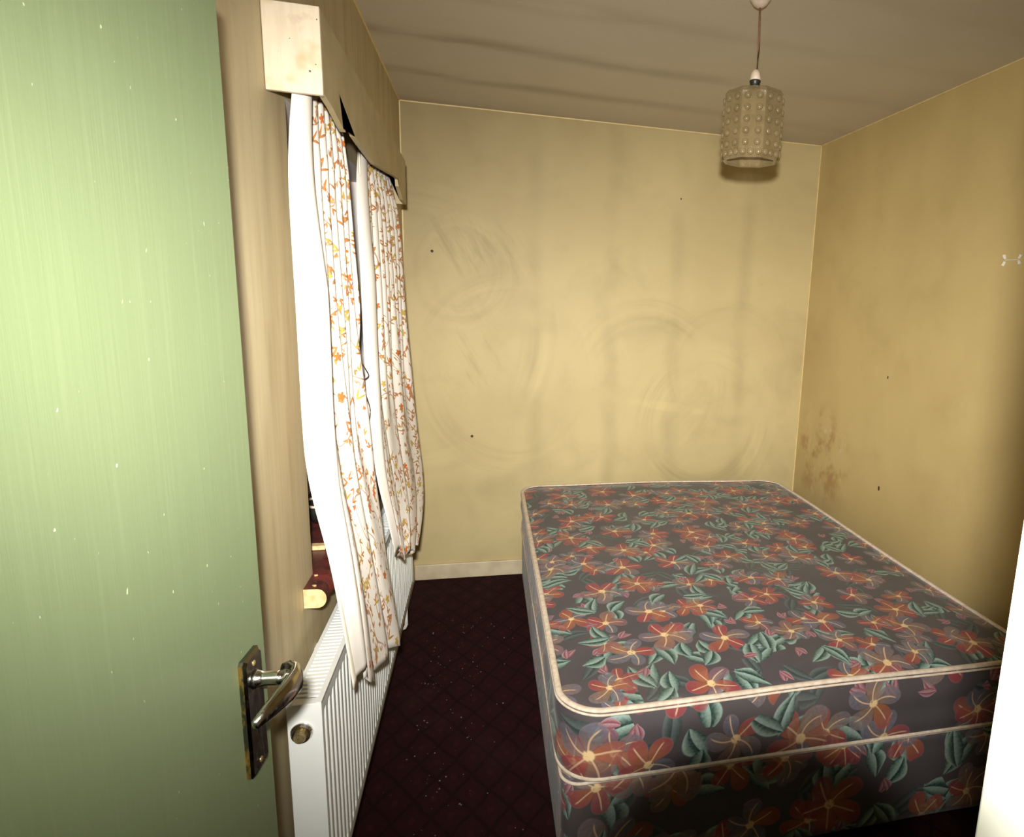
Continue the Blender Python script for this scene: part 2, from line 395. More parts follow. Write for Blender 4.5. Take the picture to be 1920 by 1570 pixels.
def curtain_mat(name, edge, seed, a0=0.38):
    m = Mt(name, 0.8, spec=0.15)
    uv = m.coords('UV'); x, y, _ = m.xyz(uv)
    base = m.mix(m.noise(uv, 4.0, 3).ss(0.3, 0.7) * 0.4, (0.80, 0.75, 0.68), (0.72, 0.66, 0.57))
    c = base
    s = seed
    # thin looping stems
    w1 = m.noise(m.vec(x * 7.0 + s, y * 4.5), 1.0, 1)
    lin = ((w1 * 6.5).fract() - 0.5).abs()
    area = m.noise(m.vec(x * 5.0 + s, y * 5.0, 3.0), 1.0, 1).ss(a0, a0 + 0.06)
    stem = lin.ss(0.040, 0.015) * area
    gate = lin.ss(0.30, 0.25) * area
    c = m.mix(stem * 0.85, c, (0.38, 0.18, 0.07))
    c = leaf_layer(m, x, y, 27.0, (s + 1.2, 3.1), 0.36, 0.085, c, (0.40, 0.15, 0.05), (0.50, 0.25, 0.10), 1.0, 0.9, 0.6, tint=(0.46, 0.30, 0.07), gate=gate)
    c = leaf_layer(m, x, y, 34.0, (s + 5.2, 7.1), 0.40, 0.090, c, (0.42, 0.14, 0.04), (0.52, 0.28, 0.12), 0.8, 0.9, -0.9, tint=(0.44, 0.18, 0.05), gate=gate)
    c = leaf_layer(m, x, y, 16.0, (s + 9.2, 1.1), 0.30, 0.055, c, (0.42, 0.16, 0.05), (0.50, 0.25, 0.09), 0.55, 0.9, 1.0, tint=(0.50, 0.35, 0.08))
    # small blossoms
    v = m.vec(x * 11.0 + s, y * 11.0 + 2.0); pos, (r1, r2, r3) = m.vor(v, 0.9); px, py, _ = m.xyz(pos)
    dx, dy = x * 11.0 + s - px, y * 11.0 + 2.0 - py
    rr = (dx * dx + dy * dy).sqrt(); ang = dy.atan2(dx) + r1 * 6.28
    pm = ((ang * 2.5).sin().abs() * 0.07 + 0.075 - rr).ss(0.0, 0.02) * r2.ss(0.55, 0.54)
    c = m.mix(pm, c, m.mix(r3.ss(0.4, 0.6), (0.54, 0.16, 0.04), (0.54, 0.36, 0.08)))
    plain = x.ss(edge + 0.01, edge - 0.01)
    c = m.mix(plain, c, base)
    m.bump(m.noise(uv, 600.0, 1), 0.1, 0.001)
    nt = m.nt; tr = m.node('ShaderNodeBsdfTranslucent'); m.lk(c, tr.inputs[0]); mx = m.node('ShaderNodeMixShader')
    mx.inputs[0].default_value = 0.15
    m.color(c); out = nt.nodes['Material Output']
    m.lk(m.b.outputs[0], mx.inputs[1]); m.lk(tr.outputs[0], mx.inputs[2]); m.lk(mx.outputs[0], out.inputs[0])
    return m.mat
M_curtA = curtain_mat('sprig_print_cotton', 0.33, 0.0)
M_curtB = curtain_mat('sprig_print_cotton_far', 0.20, 4.4, 0.28)
M_lining = speckled('plain_cream_lining', (0.78, 0.72, 0.60), (0.68, 0.61, 0.48), 7, 0.85)

# ------------------------------------------------------------------ mesh helpers
def tag(o, label=None, cat=None, group=None, kind=None):
    if label: o['label'] = label
    if cat: o['category'] = cat
    if group: o['group'] = group
    if kind: o['kind'] = kind
    return o
def link_bm(name, bm, mat, parent=None, smooth=False, bevel=0.0, mats=None):
    bmesh.ops.recalc_face_normals(bm, faces=bm.faces[:])
    me = bpy.data.meshes.new(name); bm.to_mesh(me); bm.free()
    o = bpy.data.objects.new(name, me); col.objects.link(o)
    for mm in (mats or [mat]): me.materials.append(mm)
    if smooth:
        for p in me.polygons: p.use_smooth = True
    if bevel:
        b = o.modifiers.new('bevel', 'BEVEL'); b.width = bevel; b.segments = 2; b.limit_method = 'ANGLE'
    if parent: o.parent = parent
    return o
def thing(name, loc, label, cat, group=None):
    o = bpy.data.objects.new(name, None); col.objects.link(o); o.empty_display_size = 0.05
    o.location = loc
    return tag(o, label, cat, group)
def adopt(o, root):
    """parent a mesh given in world coordinates to its thing"""
    o.parent = root; o.location = Vector(o.location) - Vector(root.location)
    return o
def box(bm, x0, x1, y0, y1, z0, z1, mi=0):
    v = [bm.verts.new(p) for p in ((x0, y0, z0), (x1, y0, z0), (x1, y1, z0), (x0, y1, z0), (x0, y0, z1), (x1, y0, z1), (x1, y1, z1), (x0, y1, z1))]
    for f in ((0, 3, 2, 1), (4, 5, 6, 7), (0, 1, 5, 4), (1, 2, 6, 5), (2, 3, 7, 6), (3, 0, 4, 7)):
        bm.faces.new([v[i] for i in f]).material_index = mi
    return v
def sweep(bm, pts, rad, seg=10, up=Vector((0, 0, 1)), cap=True):
    """tube along pts; rad per point: r or (ra, rb)"""
    pts = [Vector(p) for p in pts]; rings = []
    n = len(pts)
    prev = None
    for i, p in enumerate(pts):
        t = (pts[min(i + 1, n - 1)] - pts[max(i - 1, 0)]).normalized()
        a = up.cross(t)
        if a.length < 1e-3: a = Vector((1, 0, 0)).cross(t) if prev is None else prev
        a.normalize(); b = t.cross(a).normalized(); prev = a
        r = rad[i] if isinstance(rad, (list, tuple)) and not (len(rad) == 2 and n != 2 and not isinstance(rad[0], (list, tuple))) else rad
        ra, rb = r if isinstance(r, (list, tuple)) else (r, r)
        rings.append([bm.verts.new(p + a * ra * math.cos(2 * PI * k / seg) + b * rb * math.sin(2 * PI * k / seg)) for k in range(seg)])
    for i in range(n - 1):
        for k in range(seg):
            bm.faces.new((rings[i][k], rings[i][(k + 1) % seg], rings[i + 1][(k + 1) % seg], rings[i + 1][k]))
    if cap:
        bm.faces.new(rings[0]); bm.faces.new(rings[-1])
    return rings
def lathe(bm, prof, c=(0, 0, 0), seg=24, axis='z'):
    rings = []
    for r, h in prof:
        ring = []
        for k in range(seg):
            a = 2 * PI * k / seg
            p = (r * math.cos(a), r * math.sin(a), h) if axis == 'z' else ((r * math.cos(a), h, r * math.sin(a)) if axis == 'y' else (h, r * math.cos(a), r * math.sin(a)))
            ring.append(bm.verts.new(Vector(p) + Vector(c)))
        rings.append(ring)
    for i in range(len(rings) - 1):
        for k in range(seg):
            bm.faces.new((rings[i][k], rings[i][(k + 1) % seg], rings[i + 1][(k + 1) % seg], rings[i + 1][k]))
    bm.faces.new(rings[0]); bm.faces.new(rings[-1])
def bm(): return bmesh.new()

# ------------------------------------------------------------------ the room shell
b = bm(); box(b, -LW, W + 0.12, YH, 0.12, -0.12, 0.0)
tag(link_bm('floor', b, M_carpet), kind='structure')
b = bm(); box(b, -LW, W + 0.12, YH, 0.12, H, H + 0.1)
tag(link_bm('ceiling', b, M_ceil), kind='structure')
b = bm(); box(b, -LW, W + 0.12, 0.0, 0.12, 0, H)
tag(link_bm('wall_back', b, M_back), kind='structure')
b = bm(); box(b, W, W + 0.12, YH, 0.0, 0, H)
tag(link_bm('wall_right', b, M_right), kind='structure')
# window wall with its opening
OY0, OY1, OZ0, OZ1 = -1.985, -0.86, 0.885, 1.985
b = bm()
ys = [YH, OY0, OY1, 0.0]; zs = [0, OZ0, OZ1, H]
gv = {}
def V_(x, y, z):
    k = (x, y, z)
    if k not in gv: gv[k] = b.verts.new(k)
    return gv[k]
for x in (0.0, -LW):
    for i in range(3):
        for j in range(3):
            if i == 1 and j == 1: continue
            b.faces.new((V_(x, ys[i], zs[j]), V_(x, ys[i + 1], zs[j]), V_(x, ys[i + 1], zs[j + 1]), V_(x, ys[i], zs[j + 1])))
for (y0, z0, y1, z1) in ((OY0, OZ0, OY1, OZ0), (OY1, OZ0, OY1, OZ1), (OY1, OZ1, OY0, OZ1), (OY0, OZ1, OY0, OZ0)):
    f = b.faces.new((V_(0.0, y0, z0), V_(0.0, y1, z1), V_(-LW, y1, z1), V_(-LW, y0, z0))); f.material_index = 1
tag(link_bm('wall_left', b, None, mats=[M_left, M_reveal]), kind='structure')
# front wall round the doorway
DX0, DX1, DZ = 0.035, 0.70, 1.97
b = bm(); box(b, DX1 + 0.03, W, YF - 0.11, YF, 0, H); box(b, 0.0, DX1 + 0.03, YF - 0.11, YF, DZ + 0.03, H)
tag(link_bm('wall_front', b, M_left), kind='structure')
b = bm()
box(b, DX1, DX1 + 0.03, YF - 0.13, YF + 0.002, 0, DZ + 0.03)
box(b, 0.001, DX0 - 0.003, YF - 0.13, YF - 0.05, 0, DZ)
box(b, 0.001, DX1, YF - 0.13, YF - 0.002, DZ, DZ + 0.03)
tag(link_bm('trim_1', b, M_jamb, bevel=0.002), kind='structure')
# hall behind the camera
b = bm(); box(b, -LW, W + 0.12, YH - 0.1, YH, 0, H); tag(link_bm('wall_hall', b, M_hall), kind='structure')
b = bm(); box(b, 0.015, W - 0.001, -0.016, -0.001, 0, 0.089)
tag(link_bm('baseboard_back', b, M_skirt, bevel=0.004), kind='structure')
b = bm(); box(b, 0.001, 0.015, YF + 0.06, -0.001, 0, 0.089)
tag(link_bm('baseboard_left', b, M_skirt, bevel=0.004), kind='structure')
b = bm(); box(b, W - 0.015, W - 0.001, YF + 0.001, -0.017, 0, 0.089)
tag(link_bm('baseboard_right', b, M_skirt, bevel=0.004), kind='structure')
# pale beads of clean paint along the corners
b = bm(); e = 0.0055
box(b, 0.0, W, -e, 0.0, H - e, H); tag(link_bm('trim_2', b, M_bead), kind='structure')
b = bm(); box(b, 0.0, e, YF, 0.0, H - e * 0.7, H); box(b, W - e, W, YF, 0, H - e, H)
tag(link_bm('trim_3', b, M_bead), kind='structure')
b = bm(); box(b, 0.0, e, -e, 0, 0.09, H - e); box(b, W - e, W, -e, 0, 0.09, H - e)
tag(link_bm('trim_4', b, M_bead), kind='structure')

# window in the far part of the recess
wr = bpy.data.objects.new('window_1', None); col.objects.link(wr); wr.location = (-0.19, (OY0 + OY1) / 2, OZ0); tag(wr, kind='structure')
b = bm(); t_ = 0.05
XW0, XW1 = -0.215, -0.165
zb = OZ0 + 0.035
box(b, XW0, XW1, OY0, OY1, zb, zb + 0.075); box(b, XW0, XW1, OY0, OY1, OZ1 - t_, OZ1)
box(b, XW0, XW1, OY0, OY0 + t_, zb + 0.075, OZ1 - t_); box(b, XW0, XW1, OY1 - t_, OY1, zb + 0.075, OZ1 - t_)
box(b, XW0, XW1, -1.45, -1.40, zb + 0.075, OZ1 - t_)
box(b, XW0, XW1, -1.40, OY1 - t_, 1.62, 1.66)
adopt(link_bm('window_frame', b, M_jamb, bevel=0.004), wr)
b = bm(); box(b, -0.193, -0.188, OY0 + t_, -1.45, zb + 0.075, OZ1 - t_)
adopt(link_bm('glass_pane', b, M_pane), wr)
b = bm(); box(b, -0.193, -0.188, -1.40, OY1 - t_, zb + 0.075, 1.62); box(b, -0.193, -0.188, -1.40, OY1 - t_, 1.66, OZ1 - t_)
adopt(link_bm('glass_pane', b, M_pane), wr)
# sill board: painted top, round nosing, broken bare end
sl = thing('window_sill', (-0.08, -1.42, OZ0), 'chipped maroon window sill with a broken bare wood end above the radiator', 'sill')
b = bm()
box(b, -0.165, 0.0, OY0 + 0.001, OY1 - 0.001, OZ0 + 0.0005, OZ0 + 0.034)
adopt(link_bm('sill_board', b, M_sill), sl)
b = bm()
rings = []; NY = 46
for i in range(NY):
    t = i / (NY - 1); y = -2.075 + t * 1.13
    r = []
    jag = 0.004 * math.sin(i * 2.3) + 0.003 * math.sin(i * 5.1) if i < 8 else 0
    for k in range(12):
        a = -PI / 2 + PI * k / 11
        r.append((0.030 + (0.019 + jag) * math.cos(a), y, OZ0 + 0.012 + (0.023 + jag * 0.6) * math.sin(a)))
    r += [(0.001, y, OZ0 + 0.036), (0.001, y, OZ0 - 0.010)]
    rings.append([b.verts.new(q) for q in r])
for i in range(NY - 1):
    for k in range(14): b.faces.new((rings[i][k], rings[i][(k + 1) % 14], rings[i + 1][(k + 1) % 14], rings[i + 1][k]))
b.faces.new(rings[0]).material_index = 1; b.faces.new(rings[-1])
adopt(link_bm('sill_nosing', b, None, mats=[M_sill, M_rawwood]), sl)
b = bm()
random.seed(3)
for (y, x, l) in ((-2.0, 0.010, 0.006), (-2.058, 0.020, 0.005)):
    q = [(x + random.uniform(-.003, .003), y - l / 2, OZ0 + 0.0362), (x + .005, y - l / 4, OZ0 + 0.0366), (x + .004, y + l / 2, OZ0 + 0.0364), (x - .004, y + l / 3, OZ0 + 0.0366)]
    lo = [b.verts.new(Vector(p) - Vector((0, 0, 0.003))) for p in q]; hi = [b.verts.new(Vector(p) + Vector((0, 0, 0.0015))) for p in q]
    b.faces.new(hi); b.faces.new(lo[::-1])
    for k in range(4): b.faces.new((lo[k], lo[(k + 1) % 4], hi[(k + 1) % 4], hi[k]))
adopt(link_bm('paint_chip', b, M_rawwood), sl)
# things lying on the sill
ZS = OZ0 + 0.0345
b = bm(); box(b, -0.13, -0.005, -1.835, -1.812, ZS, ZS + 0.012)
tag(link_bm('wood_batten', b, M_rawwood, bevel=0.002), 'short pale wood batten lying across the maroon window sill', 'batten')
bw = thing('small_bowl', (-0.06, -1.60, ZS), 'small dark bowl with a pale rim on the window sill behind the near curtain', 'bowl')
b = bm(); lathe(b, [(0.028, 0), (0.045, 0.02), (0.052, 0.055), (0.046, 0.055), (0.038, 0.02), (0.0, 0.012)][:5], seg=28)
o = link_bm('bowl_body', b, M_dark, bw, smooth=True)
b = bm()
sweep(b, [(0.051 * math.cos(a), 0.051 * math.sin(a), 0.058) for a in [2 * PI * k / 30 for k in range(31)]], 0.004, 8)
link_bm('rim', b, M_paleplastic, bw, smooth=True)

# ------------------------------------------------------------------ pelmet box over the window
pl = thing('pelmet_box', (0.05, -1.4, 1.96), 'broken tan pelmet box with cream end over the floral curtains', 'pelmet')
PXf = 0.101; YN, YFp = -2.105, -0.74
# front board with its cracked, shaped lower edge
poly = [(YN + 0.0, 2.124), (YFp, 2.098), (YFp, 1.932), (-0.85, 1.936), (-0.965, 1.968), (-0.975, 1.990), (-1.00, 1.992), (-1.50, 1.949), (-1.72, 1.956), (-1.79, 1.960),
        (-1.957, 2.012), (-1.905, 1.945), (-1.93, 1.947), (-2.03, 1.965), (YN, 1.972)]
b = bm()
fr = [b.verts.new((PXf, y, z)) for y, z in poly]; bk = [b.verts.new((PXf - 0.012, y, z)) for y, z in poly]
b.faces.new(fr); b.faces.new(bk[::-1])
for k in range(len(poly)): b.faces.new((fr[k], bk[k], bk[(k + 1) % len(poly)], fr[(k + 1) % len(poly)]))
bmesh.ops.triangulate(b, faces=[f for f in b.faces if len(f.verts) > 4])
adopt(link_bm('front_board', b, M_pelmet), pl)
b = bm(); box(b, 0.001, PXf + 0.001, YN - 0.012, YN, 1.966, 2.124)
o = adopt(link_bm('end_board', b, M_boxend, bevel=0.002), pl); o['label'] = 'cream brushed near end board of the pelmet'
b = bm(); box(b, 0.001, PXf - 0.013, YFp - 0.012, YFp - 0.0005, 1.932, 2.095)
adopt(link_bm('end_board', b, M_pelmet), pl)
b = bm(); v = box(b, 0.001, PXf - 0.013, YN + 0.001, YFp - 0.013, 2.078, 2.090)
adopt(link_bm('top_board', b, M_pelmet), pl)
# curtain track and curtains
tk = thing('curtain_track', (0.045, -1.42, 2.045), 'thin cream curtain track hidden behind the pelmet front board', 'track')
b = bm(); box(b, 0.036, 0.054, -2.08, -0.765, 2.036, 2.052)
adopt(link_bm('rail', b, M_track), tk)
for k in range(22):
    y = -2.06 + k * 0.014 if k < 11 else -0.95 + (k - 11) * 0.016
    b = bm(); sweep(b, [(0.045, y, 2.036), (0.047, y + .002, 2.028), (0.045, y, 2.020)], 0.002, 6)
    adopt(link_bm('glider', b, M_track), tk)

NLr = [(0.0, 0.045, -2.085, 2.015), (0.03, 0.04, -2.092, 1.97), (0.118, 0.037, -2.143, 1.836), (0.253, 0.037, -2.154, 1.686), (0.389, 0.04, -2.162, 1.532), (0.57, 0.05, -2.193, 1.323), (0.661, 0.065, -2.236, 1.224), (0.751, 0.092, -2.258, 1.121), (0.842, 0.112, -2.266, 1.011), (0.914, 0.125, -2.268, 0.918), (1.0, 0.13, -2.239, 0.786)]
NRr = [(0.0, 0.055, -1.72, 2.022), (0.184, 0.06, -1.727, 1.786), (0.384, 0.07, -1.737, 1.516), (0.583, 0.08, -1.707, 1.224), (0.683, 0.09, -1.726, 1.076), (0.783, 0.110, -1.741, 0.925), (0.882, 0.125, -1.723, 0.756), (0.962, 0.133, -1.672, 0.594), (1.0, 0.133, -1.686, 0.536)]
FLr = [(0.0, 0.05, -1.42, 2.019), (0.06, 0.05, -1.50, 1.95), (0.189, 0.055, -1.56, 1.802), (0.441, 0.06, -1.566, 1.509), (0.694, 0.075, -1.60, 1.206), (0.82, 0.09, -1.61, 1.048), (0.908, 0.115, -1.62, 0.936), (0.965, 0.128, -1.60, 0.856), (1.0, 0.130, -1.567, 0.784)]
FRr = [(0.0, 0.050, -0.81, 2.02), (0.085, 0.058, -0.80, 1.93), (0.16, 0.066, -0.75, 1.85), (0.406, 0.08, -0.75, 1.476), (0.685, 0.1, -0.652, 1.009), (0.825, 0.125, -0.619, 0.756), (0.909, 0.132, -0.772, 0.657), (1.0, 0.135, -1.087, 0.624)]
def rail_at(r, t):
    for a, c in zip(r, r[1:]):
        if t <= c[0]:
            f = (t - a[0]) / (c[0] - a[0]); f2 = f
            return Vector([a[i] * (1 - f2) + c[i] * f2 for i in (1, 2, 3)])
    return Vector(r[-1][1:])
def smooth_rail(r, t, w=0.05):
    if t < 0.001 or t > 0.999: return rail_at(r, t)
    w = min(w, t, 1 - t); s = Vector()
    for k in (-2, -1, 0, 1, 2): s += rail_at(r, t + w * k / 2)
    return s / 5
def curtain(root, name, L, R, mat, width, sb, bulge, amp, folds, hem, broad=3.2, ns=260, ntt=90, smin=0.0, smax=1.0):
    b = bm(); uvl = b.loops.layers.uv.new('UVMap'); vs_ = []; uvs = []
    length = 1.35
    for j in range(ntt + 1):
        t = j / ntt; pL, pR = smooth_rail(L, t), smooth_rail(R, t)
        row = []; ur = []
        for i in range(ns + 1):
            s = smin + (smax - smin) * i / ns
            p = pL.lerp(pR, s ** 1.35)
            if s < sb: p.x += bulge * (0.45 + 0.55 * min(1, 3 * t)) * math.sin(PI * s / sb) ** 0.8 * (1 - 0.55 * max(0, t - 0.62) / 0.38)
            g = folds(s, t)
            A = amp(s, t)
            ph = 2 * PI * g
            wb = max(0.0, min(1.0, (t - 0.30) / 0.45)); wb = wb * wb * (3 - 2 * wb) * 0.85
            pb = 2 * PI * (broad * s + 0.12 + 0.05 * math.sin(4 * t))
            dx_ = (1 - wb) * A * math.sin(ph) + wb * 0.019 * min(1, s * 5) * math.sin(pb)
            dy_ = (1 - wb) * (-0.35 * A * math.cos(ph) - 0.10 * A * math.sin(2 * ph)) - wb * 0.012 * math.cos(pb) - wb * 0.003 * math.sin(3.1 * pb)
            p = p + Vector((dx_, dy_, 0))
            p.x += 0.0025 * math.sin(23 * s + 9 * t) * t
            p.z += hem(s) * max(0, (t - 0.8) / 0.2) ** 1.5
            row.append(b.verts.new(p)); ur.append((s * width, (1 - t) * length))
        vs_.append(row); uvs.append(ur)
    for j in range(ntt):
        for i in range(ns):
            f = b.faces.new((vs_[j][i], vs_[j][i + 1], vs_[j + 1][i + 1], vs_[j + 1][i])); f.smooth = True
            for lp, uv in zip(f.loops, (uvs[j][i], uvs[j][i + 1], uvs[j + 1][i + 1], uvs[j + 1][i])): lp[uvl].uv = uv
    me = bpy.data.meshes.new(name); b.to_mesh(me); b.free(); me.materials.append(mat)
    o = bpy.data.objects.new(name, me); col.objects.link(o)
    sd = o.modifiers.new('thickness', 'SOLIDIFY'); sd.thickness = 0.0012; sd.offset = 0
    return adopt(o, root)
cn = thing('curtain', (0.06, -1.9, 0.55), 'near white curtain printed with orange sprigs, hanging over the radiator front', 'curtain')
def fA(s, t):
    # broad soft pleats at the near side, tight ones at the far side
    return (2.2 * s + 7.5 * max(0, s - 0.30) ** 1.15 * (1 - 0.55 * max(0, t - 0.35))) + 0.10 * math.sin(3 * t + 6 * s)
def aA(s, t):
    base = 0.008 + 0.012 * min(1, max(0, (s - 0.25) / 0.3))
    return base * (0.75 + 0.45 * t) * min(1.0, 0.35 + 6 * t) * (1 - 0.45 * max(0, t - 0.7) / 0.3)
def hA(s): return (0.02 * math.sin(9 * s) + (-0.030 if 0.12 < s < 0.52 else 0.0) - 0.04 * max(0, s - 0.55) * 0)
curtain(cn, 'fabric_panel', NLr, NRr, M_curtA, 1.15, 0.36, 0.050, aA, fA, hA)
# the turned side hem, plain lining showing, hangs as a narrow flat fold
b = bm(); pts = []; rads = []
for k in range(40):
    t = 0.80 + 0.20 * k / 39; p = smooth_rail(NLr, t)
    pts.append(p + Vector((0.004, -0.004, -0.012 if k == 39 else 0))); rads.append((0.004 + 0.011 * min(1, k / 14), 0.004))
sweep(b, pts, rads, 12, up=Vector((1, 0, 0)))
adopt(link_bm('side_hem', b, M_lining, smooth=True), cn)
cf = thing('curtain', (0.08, -1.1, 0.65), 'far white curtain printed with orange sprigs, its hem bunched up on the radiator', 'curtain')
def fB(s, t): return 1.6 * s + 9.5 * max(0, s - 0.22) ** 1.1 + 0.12 * math.sin(4 * t + 5 * s)
def aB(s, t): return (0.006 + 0.011 * min(1, max(0, (s - 0.2) / 0.2))) * min(1.0, 0.35 + 6 * t) * (1 - 0.4 * max(0, t - 0.75) / 0.25)
def hB(s): return 0.018 * math.sin(14 * s) + 0.01 * math.sin(37 * s)
curtain(cf, 'fabric_panel', FLr, FRr, M_curtB, 1.2, 0.24, 0.028, aB, fB, hB, 4.3)
# hooked tape loop at the top of the far curtain
b = bm(); sweep(b, [(0.056, -1.47, 1.985), (0.060, -1.50, 1.96), (0.062, -1.515, 1.92), (0.060, -1.50, 1.885), (0.056, -1.48, 1.91), (0.056, -1.475, 1.95)], 0.0035, 8)
adopt(link_bm('tape_loop', b, M_lining, smooth=True), cf)
# dark looped wire between the curtains
b = bm()
for pts in (
    [(0.071, -1.672, 1.40), (0.079, -1.645, 1.375), (0.084, -1.632, 1.355), (0.075, -1.655, 1.345), (0.071, -1.672, 1.335)],
    [(0.071, -1.672, 1.335), (0.079, -1.652, 1.30), (0.085, -1.636, 1.255), (0.079, -1.65, 1.21), (0.071, -1.672, 1.19)]):
    P = [Vector(p) for p in pts]; Q = []
    for i in range(len(P) - 1):
        p0, p1, p2, p3 = P[max(i - 1, 0)], P[i], P[i + 1], P[min(i + 2, len(P) - 1)]
        for k in range(8):
            t = k / 8; Q.append(0.5 * ((2 * p1) + (p2 - p0) * t + (2 * p0 - 5 * p1 + 4 * p2 - p3) * t * t + (3 * p1 - p0 - 3 * p2 + p3) * t ** 3))
    Q.append(P[-1]); sweep(b, Q, 0.0016, 6)
o = adopt(link_bm('wire_loop', b, M_wire, smooth=True), cn); o['label'] = 'thin dark wire loops on the curtain edge'

# ------------------------------------------------------------------ radiator
rd = thing('radiator', (0.06, -1.55, 0.32), 'white panel radiator with ribbed front and slotted top below the window', 'radiator')
RY0, RY1, RX0, RX1 = -2.335, -0.775, 0.030, 0.090
zb_ = lambda y: 0.312 + (y - RY0) / (RY1 - RY0) * 0.022
zt_ = lambda y: 0.800 - (y - RY0) / (RY1 - RY0) * 0.012
# fluted front panel, one closed mesh
b = bm(); pitch = 0.0333; prof = []
y = RY0 + 0.022
nfl = int((RY1 - 0.044 - RY0) / pitch)
prof.append((RX1, RY0 + 0.004)); prof.append((RX1, RY0 + 0.018))
for k in range(nfl):
    y0 = RY0 + 0.022 + k * pitch
    prof += [(RX1 - 0.0090, y0), (RX1 - 0.0090, y0 + 0.008), (RX1 - 0.0005, y0 + 0.014), (RX1, y0 + 0.020), (RX1 - 0.0005, y0 + 0.029)]
prof += [(RX1 - 0.009, y0 + pitch), (RX1, y0 + pitch + 0.006), (RX1, RY1 - 0.004)]
cols_ = []
for (x, y) in prof:
    zz = [(RX1, zb_(y) + 0.0), (RX1, zb_(y) + 0.022), (x, zb_(y) + 0.034), (x, zt_(y) - 0.040), (RX1, zt_(y) - 0.028), (RX1, zt_(y) - 0.004)]
    cols_.append([b.verts.new((q, y, z)) for q, z in zz] + [b.verts.new((RX1 - 0.014, y, zt_(y) - 0.004)), b.verts.new((RX1 - 0.014, y, zb_(y)))])
for a, c in zip(cols_, cols_[1:]):
    for k in range(8): b.faces.new((a[k], a[(k + 1) % 8], c[(k + 1) % 8], c[k]))
b.faces.new(cols_[0]); b.faces.new(cols_[-1])
adopt(link_bm('front_panel', b, M_rad), rd)
b = bm(); box(b, RX0, RX0 + 0.012, RY0 + 0.004, RY1 - 0.004, 0.33, 0.795)
adopt(link_bm('back_panel', b, M_rad), rd)
for (ya, yb_) in ((RY0, RY0 + 0.0035), (RY1 - 0.0035, RY1)):
    b = bm(); box(b, RX0 - 0.002, RX1 + 0.001, ya, yb_, zb_(ya), zt_(ya))
    adopt(link_bm('end_cover', b, M_rad, bevel=0.0015), rd)
# slotted top
b = bm()
zg = lambda y: zt_(y)
def bar(x0, x1, y0, y1, h0=0.006, dz=0.0):
    v = box(b, x0, x1, y0, y1, 0, 0)
    for i, q in enumerate(v): q.co.z = zg(q.co.y) + dz - (h0 if i < 4 else 0)
bar(RX0, RX0 + 0.008, RY0 + 0.004, RY1 - 0.004); bar(RX1 - 0.010, RX1, RY0 + 0.004, RY1 - 0.004)
bar(RX0 + 0.008, RX1 - 0.010, RY0 + 0.004, RY0 + 0.022, dz=-0.0008)
y = RY0 + 0.030
while y < RY1 - 0.02:
    bar(RX0 + 0.008, RX1 - 0.010, y, y + 0.0075, 0.004, -0.0008); y += 0.0145
adopt(link_bm('top_grille', b, M_rad), rd)
vp = bm(); lathe(vp, [(0.004, -0.003), (0.0205, -0.003), (0.0205, 0.003), (0.0175, 0.010), (0.0150, 0.010), (0.0150, 0.002), (0.005, 0.002)], seg=24, axis='y')
for q in vp.verts: q.co.y = -q.co.y
for q in vp.verts: q.co += Vector((0.054, RY0 - 0.001, 0.742))
pg = adopt(link_bm('bleed_plug', vp, M_chrome, smooth=False), rd)
b = bm(); lathe(b, [(0.0115, 0.0), (0.0115, 0.014), (0.0095, 0.018), (0.0030, 0.018), (0.003, 0.010), (0.001, 0.010)], seg=16, axis='y')
for q in b.verts: q.co.y = -q.co.y
for q in b.verts: q.co += Vector((0.0535, RY0 - 0.003, 0.741))
o = link_bm('plug_core', b, M_brass); adopt(o, rd); o.parent = pg; o.location = (0, 0, 0)
b = bm(); sweep(b, [(0.06, -0.80, 0.335), (0.06, -0.80, 0.20), (0.06, -0.80, 0.15), (0.054, -0.80, 0.135), (0.04, -0.80, 0.13), (0.001, -0.80, 0.13)], 0.0075, 12, up=Vector((0, 1, 0)))
adopt(link_bm('tail_pipe', b, M_pipe, smooth=True), rd)
for yy in (-2.0, -1.1):
    b = bm(); box(b, 0.001, RX0, yy - 0.012, yy + 0.012, 0.40, 0.74)
    adopt(link_bm('wall_bracket', b, M_rad), rd)

# ------------------------------------------------------------------ bed
def perim(x0, x1, y0, y1, r, n=26, m_=40):
    pts = []
    def seg(a, c, k):
        for i in range(k): pts.append((a[0] + (c[0] - a[0]) * i / k, a[1] + (c[1] - a[1]) * i / k))
    def arc(cx, cy, a0, k):
        for i in range(k): t = a0 + PI / 2 * i / k; pts.append((cx + r * math.cos(t), cy + r * math.sin(t)))
    seg((x0 + r, y0), (x1 - r, y0), m_); arc(x1 - r, y0 + r, -PI / 2, n)
    seg((x1, y0 + r), (x1, y1 - r), m_); arc(x1 - r, y1 - r, 0, n)
    seg((x1 - r, y1), (x0 + r, y1), m_); arc(x0 + r, y1 - r, PI / 2, n)
    seg((x0, y1 - r), (x0, y0 + r), m_); arc(x0 + r, y0 + r, PI, n)
    return pts
def outward(pts):  # unit normals of the outline
    o = []
    n = len(pts)
    for i in range(n):
        a, c = pts[i - 1], pts[(i + 1) % n]; d = Vector((c[1] - a[1], -(c[0] - a[0]))).normalized(); o.append(d)
    return o
